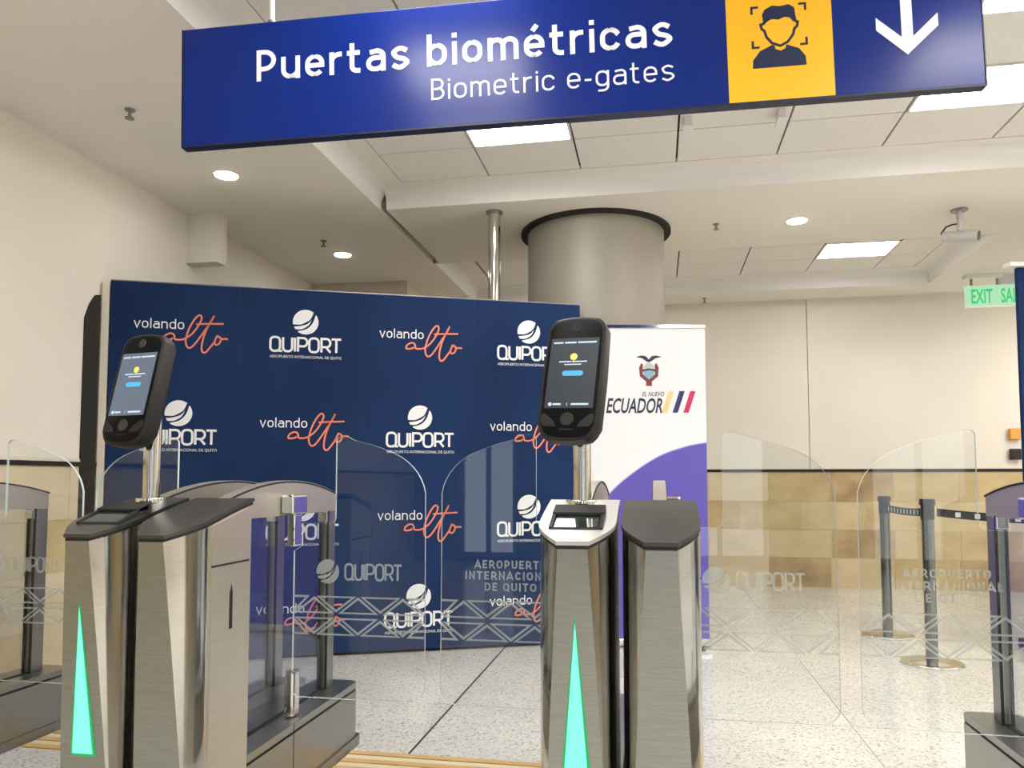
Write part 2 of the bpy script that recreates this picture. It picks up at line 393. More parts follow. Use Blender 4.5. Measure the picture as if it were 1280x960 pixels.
# downlights
def downlight(x, y, label):
    t = empty('downlight', (x, y, HC), 0, label, 'downlight')
    MB().cyl((0,0), .078, -.006, .0, 40).obj('trim_ring', M['lip'], t, smooth=40)
    MB().cyl((0,0), .066, -.010, -.004, 40).obj('lens', M['down_light'], t, smooth=40)
downlight(-2.61, 4.27, 'round white downlight on the ceiling strip below the left end of the sign')
downlight(-2.575, 6.0, 'round white downlight further back on the left ceiling strip')
downlight(1.035, 5.81, 'round white downlight on the ceiling between the column and the camera')
def sprinkler(x, y, label, s=1.0):
    t = empty('fire_sprinkler', (x, y, HC), 0, label, 'sprinkler')
    MB().cyl((0,0), .032*s, -.006, 0, 20).obj('escutcheon', M['plinth'], t)
    MB().cyl((0,0), .011*s, -.055*s, -.006, 12).cyl((0,0), .028*s, -.062*s, -.055*s, 16).obj('nozzle', M['plinth'], t)
sprinkler(-2.635, 3.41, 'small ceiling sprinkler left of the blue sign', .8)
sprinkler(-2.58, 5.63, 'small ceiling sprinkler above the photo wall, beside the far left downlight', .75)
sprinkler(.46, 5.79, 'tiny ceiling sprinkler just right of the column top', .7)
sprinkler(.52, 8.18, 'tiny ceiling sprinkler near the back wall right of the column', .75)
# brackets on the tiled ceiling behind the sign
for i, x_ in enumerate((.20, .70)):
    t = empty('ceiling_bracket', (x_, 4.32, HT), 0, ('left' if i == 0 else 'right')+' one of two short white brackets under the ceiling tiles below the sign edge', 'bracket')
    MB().box(-.02, .02, -.05, .05, -.05, 0).obj('stem', M['lip'], t, bevel=.003)
    MB().box(-.028, .028, -.06, .06, -.058, -.05).obj('foot', M['lip'], t, bevel=.002)

# column
t = empty('trim_7', (-.44, 5.85, 0), kind='structure')
MB().cyl((0,0), .52, 0, 2.985, 96).obj('column_shaft', M['column'], t, smooth=40)
for z_ in (1.45,):
    MB().cyl((0,0), .5215, z_, z_+.004, 96).obj('shaft_joint', M['plinth'], t, smooth=40)
MB().cyl((0,0), .572, 2.978, 3.0, 96).obj('column_collar', M['void'], t, smooth=40)
# steel pipe
t = empty('steel_pipe', (-1.108, 5.235, 0), 0, 'slim stainless pipe rising from behind the photo wall to the ceiling', 'pipe')
MB().cyl((0,0), .043, 0, 2.985, 32).obj('tube', M['curve_steel'], t, smooth=40)
MB().cyl((0,0), .06, 2.985, 3.0, 32).obj('flange', M['plinth'], t, smooth=40)
MB().cyl((-.041,0), .008, 2.51, 2.522, 10).obj('screw', M['plinth'], t)

# ================================================================== TACTILE STRIP
for xa, xb, wh in ((-2.585, -1.665, 'left'), (-1.225, -.305, 'centre'), (.115, 1.065, 'right')):
    t = empty('tactile_strip', (0, 2.80, 0), 0, 'ochre and cream ribbed floor strip across the %s gate lane' % wh, 'floor strip')
    for k in range(5):
        y_ = .012+.042*k
        MB().box(xa, xb, y_, y_+.036, 0, .004 if k % 2 else .006).obj('rib', M['rib_c'] if k % 2 else M['rib_y'], t)
# ================================================================== LOGOS
G_UP = [(-.97,-.21),(-.42,-.21),(-.06,-.06),(.36,.24),(.60,.76)]
def globe(mb, cx, cz, r, y, mi=0):
    def T(ps): return [(cx+r*a, cz+r*b) for a, b in ps]
    up = smoothline(G_UP, 5); a1 = math.degrees(math.atan2(.80,.60)); 
    mb.poly(T(up + arc(0,0,1,a1,192,20)), y, mi)
    mid = smoothline([(-.90,-.39),(-.42,-.33),(.12,-.15),(.46,.20)], 5) + smoothline([(.46,.20),(.22,-.26),(-.30,-.58),(-.80,-.60)], 5)[1:]
    mb.poly(T(mid), y, mi)
    lo = smoothline([(-.60,-.76),(.10,-.54),(.54,-.06),(.77,.60)], 6)
    mb.poly(T(lo + arc(0,0,1,37,-127,22)[1:]), y, mi)
def quiport(mb, x0, x1, zb, h, wd, y, mi=0):
    # stroke letters on a unit grid: width units per letter
    def rr(x, w_, z0=0, z1=1, r=.28):
        return arc(x+w_-r, z0+r, r, -90, 0, 5)+arc(x+w_-r, z1-r, r, 0, 90, 5)+arc(x+r, z1-r, r, 90, 180, 5)+arc(x+r, z0+r, r, 180, 270, 5)
    L = []; W = 5.55; s = (x1-x0)/W
    def put(pts, closed=False): L.append(([(x0+a*s, zb+b*h) for a, b in pts], closed))
    x = 0
    put(rr(x,.74), True); put([(x+.42,.04),(x+.92,.0)]); x += .98
    put([(x,1)]+arc(x+.28,.28,.28,180,270,5)+arc(x+.42,.28,.28,270,360,5)+[(x+.70,1)]); x += .92
    put([(x,0),(x,1)]); x += .24
    put([(x,0),(x,.99)]+arc(x+.42,.69,.30,90,-90,8)+[(x,.39)]); x += .88
    put(rr(x,.74), True); x += .96
    put([(x,0),(x,.99)]+arc(x+.40,.69,.30,90,-90,8)+[(x,.39)]); put([(x+.36,.39),(x+.72,0)]); x += .80
    put([(x,.98),(x+.76,.98)]); put([(x+.38,.98),(x+.38,0)])
    for p_, c_ in L: mb.ribbon(p_, wd, y, mi, c_)
def din(ch, w):
    h = w/2; X = .72
    def rr(x0, x1, z0, z1, r): return arc(x1-r, z0+r, r, -90, 0, 6)+arc(x1-r, z1-r, r, 0, 90, 6)+arc(x0+r, z1-r, r, 90, 180, 6)+arc(x0+r, z0+r, r, 180, 270, 6)
    W = .56; r = .22; a, b = h, W-h; t, z = X-h, h
    o = rr(a, b, z, t, r)
    if ch == 'o': return [(o, 1)], W
    if ch == 'c': return [([(b, t-.16)]+arc(b-r, t-r, r, 20, 90, 5)+arc(a+r, t-r, r, 90, 180, 6)+arc(a+r, z+r, r, 180, 270, 6)+arc(b-r, z+r, r, 270, 340, 5), 0)], W-.03
    if ch in 'eé':
        L = [([(a, .36), (b, .36)]+arc(b-r, t-r, r, 0, 90, 6)+arc(a+r, t-r, r, 90, 180, 6)+arc(a+r, z+r, r, 180, 270, 6)+arc(b-r, z+r, r, 270, 325, 5), 0)]
        if ch == 'é': L.append(([(.24, .82), (.36, 1.0)], 0))
        return L, W
    if ch == 'u': return [([(a, X)]+arc(a+r, z+r, r, 180, 270, 6)+arc(b-r, z+r, r, 270, 360, 6), 0), ([(b, X), (b, 0)], 0)], W
    if ch == 'n': return [([(a, 0), (a, X)], 0), (arc(a+r, t-r, r, 180, 90, 6)+arc(b-r, t-r, r, 90, 0, 6)+[(b, 0)], 0)], W
    if ch == 'm':
        q = .17; m_ = .42; e_ = .84-h
        return [([(a, 0), (a, X)], 0), (arc(a+q, t-q, q, 180, 90, 5)+arc(m_-q, t-q, q, 90, 0, 5)+[(m_, 0)], 0), (arc(m_+q, t-q, q, 180, 90, 5)+arc(e_-q, t-q, q, 90, 0, 5)+[(e_, 0)], 0)], .84
    if ch == 'r': return [([(a, 0), (a, X)], 0), (arc(a+r, t-r, r, 180, 90, 6)+[(.36, t)], 0)], .38
    if ch == 't': return [([(.14, .95)]+arc(.14+.15, z+.15, .15, 180, 270, 5)+[(.37, z)], 0), ([(0, t), (.36, t)], 0)], .40
    if ch == 'i': return [([(a, 0), (a, X)], 0), ([(a, .84), (a, .84+w)], 0)], w
    if ch == 'l': return [([(a, 0), (a, 1)], 0)], w
    if ch == 'b': return [([(a, 0), (a, 1)], 0), (o, 1)], W
    if ch == 'd': return [([(b, 0), (b, 1)], 0), (o, 1)], W
    if ch == 'g': return [(o, 1), ([(b, X)]+arc(b-r, -.24+r+h, r, 0, -90, 6)+[(a+.05, -.24+h)], 0)], W
    if ch == 'a': return [([(a+.04, t-.04)]+arc(b-.18, t-.18, .18, 90, 0, 6)+[(b, 0)], 0), ([(b, .43)]+arc(a+.17, .43-.17, .17, 90, 180, 5)+arc(a+.17, z+.17, .17, 180, 270, 5)+arc(b-.2, z+.2, .2, 270, 350, 5), 0)], W-.01
    if ch == 's': return [(smoothline([(b-.03, t-.07), (.34, t), (.22, t), (a+.02, t-.11), (a+.10, .395), (.26, .355), (b-.10, .31), (b-.02, z+.13), (.32, z), (.20, z), (a, z+.08)], 4), 0)], W-.03
    if ch == 'v': return [([(.02, X), (.26, h*.6), (.50, X)], 0)], .52
    if ch == '-': return [([(.02, .34), (.30, .34)], 0)], .32
    if ch == ' ': return [], .22
    T = 1-h
    if ch == 'P': return [([(a, 0), (a, T)]+arc(.58-h-.27, T-.27, .27, 90, -90, 8)+[(a, T-.54)], 0)], .58
    if ch == 'B': return [([(a, h), (a, T)]+arc(.55-h-.225, T-.225, .225, 90, -90, 8)+[(a, T-.45)], 0), (arc(.58-h-.245, h+.245, .245, 90, -90, 8)+[(a-h, h)], 0)], .58
    if ch == 'R': return [([(a, 0), (a, T)]+arc(.58-h-.26, T-.26, .26, 90, -90, 8)+[(a, T-.52)], 0), ([(.34, T-.52), (.58, 0)], 0)], .60
    if ch == 'A': return [([(.02, 0), (.33, 1-h*.8), (.64, 0)], 0), ([(.13, .27), (.53, .27)], 0)], .66
    if ch == 'E': return [([(.5, T), (a, T), (a, h), (.5, h)], 0), ([(a, .5), (.45, .5)], 0)], .52
    if ch in 'OQ': return [(rr(a, .66-h, h, T, .27), 1)] + ([([(.38, .22), (.64, -.02)], 0)] if ch == 'Q' else []), .66
    if ch == 'U': return [([(a, 1)]+arc(a+.26, h+.26, .26, 180, 270, 6)+arc(.62-h-.26, h+.26, .26, 270, 360, 6)+[(.62-h, 1)], 0)], .62
    if ch == 'T': return [([(0, T), (.56, T)], 0), ([(.28, T), (.28, 0)], 0)], .56
    if ch == 'I': return [([(a, 0), (a, 1)], 0)], w
    if ch == 'N': return [([(a, 0), (a, 1-h*.5), (.62-h, h*.5), (.62-h, 1)], 0)], .62
    if ch == 'C': return [(arc(.60-h-.26, T-.26, .26, 15, 90, 5)+arc(a+.26, T-.26, .26, 90, 180, 6)+arc(a+.26, h+.26, .26, 180, 270, 6)+arc(.60-h-.26, h+.26, .26, 270, 345, 5), 0)], .59
    if ch == 'L': return [([(a, 1), (a, h), (.46, h)], 0)], .47
    if ch == 'D': return [([(a, h), (a, T)]+arc(.62-h-.27, T-.27, .27, 90, 0, 6)+arc(.62-h-.27, h+.27, .27, 0, -90, 6)+[(a-h, h)], 0)], .62
    return [], .3
def stroke_words(text, x0, x1, zb, cap, w, y, name, m, parent, gap=.11):
    # sans lettering drawn as flat strokes, one mesh per word
    adv = 0; words = [[]]
    for ch in text:
        L, W = din(ch, w)
        if ch == ' ': words.append([]); adv += W+gap; continue
        words[-1].append((L, adv)); adv += W+gap
    s_ = (x1-x0)/(adv-gap); first = None
    for wd_ in words:
        mb = MB(); mb.flat = True
        for L, a0 in wd_:
            for k, (pts, cl_) in enumerate(L):
                mb.ribbon([(x0+(p_[0]+a0)*s_, zb+p_[1]*cap) for p_ in pts], w*cap*.98, y-.00005*k, 0, bool(cl_))
        o = mb.obj(name, m, parent)
    return o
ALTO = [[(505,385),(490,400),(450,408),(418,402),(430,365),(470,340),(505,342),(520,365),(530,400),(590,402),(640,380),(700,330),(760,240),(790,160),(765,130),(720,175),(670,270),(640,370),(635,430),(655,482),(695,478),(750,410),(820,300),(880,205),(915,130)],
        [(905,150),(860,240),(820,340),(797,450),(802,520),(835,530),(885,470),(930,405)],
        [(950,350),(928,400),(930,438),(960,440),(985,405),(985,365),(955,348),(1000,378),(1030,375),(1060,380)],
        [(735,228),(860,220),(1015,213)]]
def alto(mb, sx, sz, y, wd, mi=0, k=.000574):
    for st in ALTO:
        mb.ribbon(smoothline([(sx+(a-120)*k, sz+(250-b)*k) for a, b in st], 5), wd, y, mi)

# ================================================================== PHOTO WALL
P0 = Vector((-3.222, 4.048)); P1 = Vector((-.502, 5.231)); LB = (P1-P0).length; rzb = math.atan2((P1-P0).y, (P1-P0).x)
t = empty('photo_wall', (P0.x, P0.y, 0), rzb, 'tall navy step-and-repeat photo wall with white logos and coral script', 'photo wall')
HB = 2.305
MB().box(0, LB, 0, .035, .02, HB).obj('fabric', M['navy'], t, bevel=.004)
MB().box(.02, LB-.02, .04, .12, 0, HB-.02).obj('frame', M['matt_black'], t)
MB().box(-.045, -.004, .0, .05, .02, HB-.01).obj('side_edge', M['cream_edge'], t)
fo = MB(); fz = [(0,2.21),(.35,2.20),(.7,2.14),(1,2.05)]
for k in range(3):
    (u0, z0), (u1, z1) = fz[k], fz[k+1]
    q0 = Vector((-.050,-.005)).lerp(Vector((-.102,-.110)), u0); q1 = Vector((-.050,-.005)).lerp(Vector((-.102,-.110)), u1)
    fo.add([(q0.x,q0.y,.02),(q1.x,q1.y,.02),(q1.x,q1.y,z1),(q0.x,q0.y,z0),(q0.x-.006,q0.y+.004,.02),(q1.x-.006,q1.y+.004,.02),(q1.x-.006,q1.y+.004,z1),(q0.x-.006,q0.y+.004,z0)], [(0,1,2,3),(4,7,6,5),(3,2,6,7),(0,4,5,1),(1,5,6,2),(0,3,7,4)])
fo.obj('shadow_strip', M['void'], t)  # dark strip added in place of the shadow on the left wall
MB().box(0, LB, .002, .036, HB, HB+.006).obj('top_rail', M['plinth'], t)
for k in (1,2,3):
    MB().box(LB*k/4-.001, LB*k/4+.001, -.0006, 0, .02, HB).obj('fabric_seam', M['sign_navy'], t)
s0 = 1.411
rowz = [2.10, 1.506, .922, .345]
for r in range(4):
    for c_ in range(4):
        sc = s0 + [-1.009, -.27, .459, 1.19][c_]; zz = rowz[r] - (.0 if r < 3 else -.01)
        if (r+c_) % 2 == 1:
            mb = MB(); mb.flat = True
            globe(mb, sc, zz, .079, -.004)
            quiport(mb, sc-.212, sc+.222, zz-.190, .088, .014, -.004)
            add_text(mb, 'AEROPUERTO INTERNACIONAL DE QUITO', sc-.215, sc+.225, zz-.232, .017, -.004)
            mb.obj('printed_logo', M['white_print'], t)
        else:
            mb = MB(); mb.flat = True
            o = stroke_words('volando', sc-.265, sc+.02, zz-.078, .062, .115, -.004, 'printed_slogan', M['white_print'], t, .13)
            m2 = MB(); m2.flat = True
            alto(m2, sc-.265, zz-.055, -.0045, .0105)
            m2.obj('script_lettering', M['coral'], o)

# ================================================================== WHITE BANNER
BA = Vector((-.449, 5.169)); rz = math.radians(10.6)
t = empty('roll_up_banner', (BA.x, BA.y, 0), rz, 'white and purple roll-up banner with a crest, beside the column', 'banner')
BW, BH0, BH1 = .80, .05, 2.13
MB().box(0, BW, 0, .004, BH0, BH1).obj('banner_sheet', M['banner'], t)
MB().box(-.005, BW+.005, -.008, .012, BH1, BH1+.022).obj('top_rail', M['chrome'], t)
MB().box(-.01, BW+.01, -.05, .07, .012, .06).obj('base_case', M['chrome'], t, bevel=.008)
for x_ in (.08, BW-.08): MB().box(x_-.02, x_+.02, -.14, .16, 0, .012).obj('foot', M['black'], t)
MB().cyl((BW/2, .03), .012, .06, BH1, 12).obj('support_pole', M['plinth'], t)
curve = smoothline([(0,.83),(.037,.886),(.215,1.079),(.459,1.25),(.66,1.325),(.80,1.352)], 6)
mb = MB(); mb.flat = True
mb.poly([(0,BH0),(BW,BH0)]+curve[::-1], -.0006); mb.obj('purple_field', M['purple'], t)
mb = MB(); mb.flat = True; mb.ribbon(curve, .007, -.0010); mb.obj('curve_line', M['lilac'], t)
mb = MB(); mb.flat = True
add_text(mb, 'ECUADOR', .125, .505, 1.553, .098, -.0012, shear=.28, bold=.02); mb.obj('banner_word', M['ink'], t); mb = MB(); mb.flat = True
add_text(mb, 'EL NUEVO', .370, .52, 1.665, .030, -.0012, shear=.28, bold=.01)
mb.obj('banner_word', M['ink'], t)
for k, mm in enumerate(('sand', 'indigo', 'crimson')):
    x_ = .500+.073*k; mb = MB(); mb.flat = True
    mb.poly([(x_,1.553),(x_+.036,1.553),(x_+.085,1.70),(x_+.049,1.70)], -.0012); mb.obj('banner_stripe', M[mm], t)
# crest: condor over an oval shield between flags
cx_, cz_ = .417, 1.84
cr_ = MB(); cr_.flat = True
cr_.poly([(cx_-.088,cz_+.092),(cx_-.05,cz_+.102),(cx_-.02,cz_+.098),(cx_,cz_+.075),(cx_+.02,cz_+.098),(cx_+.05,cz_+.102),(cx_+.088,cz_+.092),(cx_+.045,cz_+.083),(cx_+.022,cz_+.066),(cx_,cz_+.055),(cx_-.022,cz_+.066),(cx_-.045,cz_+.083)], -.0014, 1)
cr_.poly([(cx_+.040,cz_+.04),(cx_+.052,cz_+.05),(cx_+.066,cz_+.02),(cx_+.062,cz_-.04),(cx_+.02,cz_-.075),(cx_+.02,cz_-.105),(cx_-.02,cz_-.105),(cx_-.02,cz_-.075),(cx_-.062,cz_-.04),(cx_-.066,cz_+.02),(cx_-.052,cz_+.05),(cx_-.040,cz_+.04),(cx_-.042,cz_-.025),(cx_,cz_-.06),(cx_+.042,cz_-.025)], -.0014, 0)
cr_.poly(arc(cx_,cz_,.040,0,180,12,.052)[:-1]+[(cx_-.04,cz_)], -.0018, 3)
cr_.poly(arc(cx_,cz_,.040,180,360,12,.054), -.0018, 2)
cr_.ribbon([(cx_-.042,cz_),(cx_,cz_+.008),(cx_+.042,cz_)], .012, -.0022, 1)
cr_.obj('crest', [M['crest_red'], M['ink'], M['crest_blue'], M['crest_grey']], t)

# ================================================================== NAVY BACKDROP AT THE RIGHT
t = empty('navy_backdrop', (2.315, 5.424, 0), rz, 'plain navy backdrop with a white top rail, cut off by the right edge of the photo', 'backdrop')
MB().box(0, 1.9, 0, .03, .06, 2.475).obj('fabric', M['navy'], t, bevel=.006)
MB().box(-.06, 1.95, -.03, .05, 2.478, 2.505).obj('top_rail', M['lip'], t)
MB().box(.04, .34, -.10, .0, 2.505, 2.56).obj('lamp_head', M['lip'], t, bevel=.012)
for x_ in (.1, 1.8): MB().box(x_-.03, x_+.03, -.22, .25, 0, .06).obj('foot', M['black'], t, bevel=.01)
for nm, mm, z_, lb in (('call_point', 'orange', 1.50, 'small orange box on the back wall at the edge of the navy backdrop'), ('wall_switch', 'black', 1.30, 'small black box on the back wall under the orange one')):
    o = MB().box(3.455, 3.55, YB-.05, YB, z_, z_+.11).obj(nm, M[mm], bevel=.006); tag(o, lb, 'wall box')
# ================================================================== EXIT SIGN
t = empty('exit_sign', (2.84, 7.7, 2.70), 0, 'green lit exit sign hanging from the ceiling at far right', 'exit sign')
MB().box(0, .62, 0, .012, 0, .20).obj('sign_plate', M['exit_board'], t)
MB().box(0, .62, -.001, .013, -.006, .006).obj('plate_edge', M['white_print'], t)
MB().box(.0, .32, -.04, .05, .262, .30).obj('housing', M['lip'], t, bevel=.005)
MB().box(.30, .62, .0, .015, .2, .30).obj('back_plate', M['exit_back'], t)
for a_ in (.05, .27): MB().box(a_, a_+.02, .0, .012, .2, .27).obj('hanger', M['plinth'], t)
for wd_, a_, b_ in (('EXIT', .055, .235), ('SALIDA', .305, .60)):
    mb = MB(); mb.flat = True; add_text(mb, wd_, a_, b_, .035, .130, -.002, bold=.02); mb.obj('sign_word', M['exit_green'], t)
# ================================================================== SECURITY CAMERA
t = empty('security_camera', (2.12, 5.79, HC), 0, 'white bullet security camera on a ceiling stem at upper right', 'camera')
MB().cyl((0,0), .055, -.012, 0, 28).obj('mount_plate', M['plinth'], t, smooth=40)
MB().cyl((0,0), .020, -.155, -.012, 20).obj('stem', M['exit_back'], t, smooth=40)
o = MB().cyl((0,0), .036, -.10, .12, 28, axis='x').cyl((0,0), .040, .07, .125, 28, axis='x').obj('camera_body', M['camwhite'], t, loc=(-.01,0,-.19), rot=(0, math.radians(10), math.radians(-34)), smooth=40)
MB().cyl((0,0), .034, .1255, .128, 24, axis='x').obj('lens', M['lens'], o)
MB().tube([(-.01,0,-.10),(-.05,0,-.105),(-.09,0,-.12),(-.105,.05,-.15),(-.085,.06,-.175)], .006, 8).obj('cable', M['black'], t, smooth=60)

# ================================================================== STANCHIONS
def stanchion(x, y, label):
    t = empty('queue_post', (x, y, 0), 0, label, 'queue post', 'belt posts of the queue barrier')
    MB().cyl((0,0), .172, 0, .014, 48).obj('base_disc', M['chrome'], t, smooth=40, bevel=.004)
    MB().cyl((0,0), .120, .014, .024, 40, r2=.05).obj('base_cover', M['chrome'], t, smooth=40)
    MB().cyl((0,0), .034, .02, .94, 32).obj('post', M['post_steel'], t, smooth=40)
    MB().cyl((0,0), .038, .86, .95, 32).obj('belt_head', M['black'], t, smooth=40)
    MB().cyl((0,0), .046, .95, .985, 32, r2=.042).obj('cap', M['black'], t, smooth=40)
stanchion(1.60, 5.90, 'steel belt post, the farther and left one of the two in the right lane')
stanchion(1.615, 5.06, 'steel belt post with round base, the nearer one in the right lane')
stanchion(2.75, 4.45, 'steel belt post outside the right edge of the view')
def belt(a, b, sag, label):
    a = Vector(a); b = Vector(b); n = 24; t = empty('barrier_belt', a, 0, label, 'belt')
    vv = []; ff = []
    for i in range(n+1):
        p = (b-a)*(i/n); z_ = -sag*4*(i/n)*(1-i/n)
        vv += [(p.x, p.y, p.z+z_-.024), (p.x, p.y, p.z+z_+.024)]
    ff = [(2*i, 2*i+2, 2*i+3, 2*i+1) for i in range(n)]
    o = MB().add(vv, ff).obj('webbing', M['belt'], t); md = o.modifiers.new('s', 'SOLIDIFY'); md.thickness = .003
    d = (b-a).normalized(); nn = Vector((d.y, -d.x, 0))
    if nn.y > 0: nn = -nn
    for i in range(2, n-1, 2):
        m2 = MB(); m2.flat = True
        p = (b-a)*(i/n); q = (b-a)*((i+.55)/n); z_ = -sag*4*((i+.5)/n)*(1-(i+.5)/n); oo = nn*.004
        m2.add([(p.x+oo.x, p.y+oo.y, p.z+z_-.014), (q.x+oo.x, q.y+oo.y, q.z+z_-.014), (q.x+oo.x, q.y+oo.y, q.z+z_+.014), (p.x+oo.x, p.y+oo.y, p.z+z_+.014)], [(0,1,2,3)]); m2.obj('printed_mark', M['exit_back'], t)
belt((1.60,5.86,.905), (1.615,5.10,.905), .012, 'black printed belt stretched between the two steel posts')
belt((1.66,5.04,.905), (2.71,4.47,.905), .03, 'black printed belt running from the nearer post towards the right gate')

# ================================================================== HANGING SIGN
t = empty('hanging_sign', (-1.708, 2.5, 2.326), 0, 'long blue hanging sign reading Puertas biométricas with a yellow face icon', 'sign')
t.rotation_euler = (0, -math.asin(.06/2.79), math.atan2(.18, 2.785))
MB().box(0, 2.79, 0, .036, .006, .452).obj('sign_board', M['sign_blue'], t, bevel=.002)
MB().box(-.004, 2.794, -.002, .038, 0, .006).obj('bottom_rail', M['sign_edge'], t)
for x_ in (-.004, 2.79): MB().box(x_, x_+.004, -.002, .038, .006, .452).obj('end_cap', M['sign_edge'], t)
mb = MB(); mb.flat = True; mb.poly([(1.972,.008),(2.318,.008),(2.318,.448),(1.972,.448)], -.0008); mb.obj('yellow_panel', M['yellow'], t)
stroke_words('Puertas biométricas', .287, 1.790, .228, .118, .150, -.0015, 'spanish_word', M['white_print'], t, .125)
stroke_words('Biometric e-gates', .941, 1.792, .104, .078, .095, -.0015, 'english_word', M['white_print'], t, .155)
mb = MB(); mb.flat = True
mb.poly([(2.457,.262),(2.457,.218),(2.553,.127),(2.653,.218),(2.653,.262),(2.573,.188),(2.573,.40),(2.537,.40),(2.537,.188)], -.0015)
mb.obj('arrow', M['white_print'], t)
mb = MB(); mb.flat = True
mb.poly([(2.054,.121),(2.056,.150),(2.080,.181),(2.118,.198),(2.126,.199),(2.131,.184),(2.148,.177),(2.163,.184),(2.167,.197),(2.207,.181),(2.228,.152),(2.230,.121)], -.0015)
mb.poly([(2.095,.272),(2.091,.307),(2.100,.325),(2.125,.337),(2.150,.333),(2.180,.337),(2.198,.324),(2.200,.300),(2.204,.276),(2.193,.274),(2.181,.290),(2.165,.294),(2.145,.286),(2.122,.290),(2.109,.283)], -.0015)
mb.ribbon([(2.099,.285),(2.096,.276),(2.085,.273),(2.088,.258),(2.097,.250),(2.103,.228),(2.120,.206),(2.147,.194),(2.172,.206),(2.190,.230),(2.195,.250),(2.204,.258),(2.207,.273),(2.199,.276)], .009, -.0015)
for cpts in ([(2.057,.311),(2.057,.335),(2.079,.335)], [(2.211,.335),(2.233,.335),(2.233,.311)], [(2.057,.218),(2.057,.194),(2.079,.194)], [(2.211,.194),(2.233,.194),(2.233,.218)]):
    mb.ribbon(cpts, .008, -.0015)
mb.obj('face_icon', M['sign_navy'], t)
for x_ in (.34, 1.36, 2.45):
    MB().cyl((x_, .018), .009, .45, .86, 16).obj('rod', M['lip'], t, smooth=40)
    MB().cyl((x_, .018), .017, .452, .462, 20).obj('rod_flange', M['plinth'], t, smooth=40)

# ================================================================== GATE PEDESTALS
HW = .095
def zl(y): return .953+.32*y-.19*y*y                      # lid top profile
def za(y): return 1.097-.3125*(y-.765)**2                 # arch top profile
def hw(y, e=0.0, fw=.036):
    if y >= .12: return HW+e
    return fw+(HW-fw)*(1-(1-y/.12)**1.6)+e
def YC(z): return .076*(1-z/.936)                     # the flat front leans back towards the floor
def body_mesh():
    # plan path right side, from front flat edge to the back; flat front widens downwards
    T = [i/16 for i in range(17)]; Y1 = .35
    zs = [0, .15, .3, .45, .6, .75, .85, 1.0]           # fraction of the column height
    def col(i, s_):
        out = []
        for zf in zs:
            if i < len(T): yy = .12*T[i]
            else: yy = [.235, Y1][i-len(T)]
            top = zl(yy)-.017; z_ = zf*top
            if i < len(T):
                t0 = max(0, YC(z_))/.12; tt = t0+(1-t0)*T[i]; yy = .12*tt; xx = .036+(HW-.036)*(1-(1-tt)**1.6)
            else: xx = HW
            out.append((s_*xx, yy, z_))
        return out
    cols = [col(i, -1) for i in range(len(T)+1, -1, -1)] + [col(i, 1) for i in range(len(T)+2)]
    nz = len(zs); vv = [p for c_ in cols for p in c_]; n = len(cols); ff = []; mi = []
    mb = MB(); mb.v = vv
    for i in range(n):
        j = (i+1) % n
        for k in range(nz-1):
            mb.f.append((i*nz+k, j*nz+k, j*nz+k+1, i*nz+k+1))
            mb.mi.append(0 if i == n//2-1 else (1 if i != n-1 and 1 < i < n-3 else 2))
    mb.f.append(tuple(i*nz+nz-1 for i in range(n))); mb.mi.append(0)
    return mb.mesh('body', 25)
BODY = body_mesh()
for k in ('steel', 'curve_steel', 'panel_steel'): BODY.materials.append(M[k])
def lid_mesh(e, t0, t1, ya, yb, n=14):
    st = sorted(set([ya + (yb-ya)*(i/n)**1.5 for i in range(n+1)])); vv = []; ff = []
    for y in st:
        h = hw(max(0, min(y, 1)), e); z_ = zl(max(y, 0))
        vv += [(-h, y, z_-t1), (-h, y, z_-t0), (h, y, z_-t0), (h, y, z_-t1)]
    for i in range(len(st)-1):
        a = 4*i; b = a+4
        for k in range(4): ff.append((a+k, b+k, b+(k+1) % 4, a+(k+1) % 4))
    ff += [(0,1,2,3), tuple(4*(len(st)-1)+k for k in (3,2,1,0))]
    return MB().add(vv, ff)
LID = lid_mesh(.004, 0, .010, -.003, .36).mesh('lid', 30); LID.materials.append(M['lid'])
GASK = lid_mesh(.001, .010, .019, 0, .356).mesh('gasket', 30); GASK.materials.append(M['matt_black'])
def arch_mesh(y0=.352, y1=1.165, zb=.973, hx=.018, drop=.006, n=20):
    st = [y0+(y1-y0)*i/n for i in range(n+1)]; pts = [(y0, zb)]+[(y1, zb)]+[(y, za(y)-drop) for y in st[::-1]]
    return MB().prism(pts, -hx, hx, 'x')
ARCH = arch_mesh().mesh('arch', 30); ARCH.materials.append(M['panel_steel'])
st = [.352+(1.168-.352)*i/20 for i in range(21)]
AT = MB().prism([(y, za(y)-.007) for y in st]+[(y, za(y)-.001) for y in st[::-1]], -.021, .021, 'x').mesh('arch_trim', 30); AT.materials.append(M['matt_black'])
AC = MB().prism([(y, za(y)-.001) for y in st]+[(y, za(y)+.0012) for y in st[::-1]], -.019, .019, 'x').mesh('arch_cap', 30); AC.materials.append(M['panel_steel'])
def wing_outline(W):
    o = [(0,.33)] + [(W-.055,.33)] + arc(W-.055,.39,.055,-90,0,6)[1:]
    o += arc(W-.215,1.03,.215,0,62,8,.185)[1:]
    o += smoothline([(W-.215+.215*math.cos(math.radians(62)), 1.03+.185*math.sin(math.radians(62))), (W-.19,1.222), (W-.26,1.240), (.20,1.256)], 3)[1:]
    o += arc(.175,1.238,.018,90,180,4) + arc(.137,.965,.020,0,-90,4) + [(.03,.945),(.03,.865),(.0,.845)]
    return o
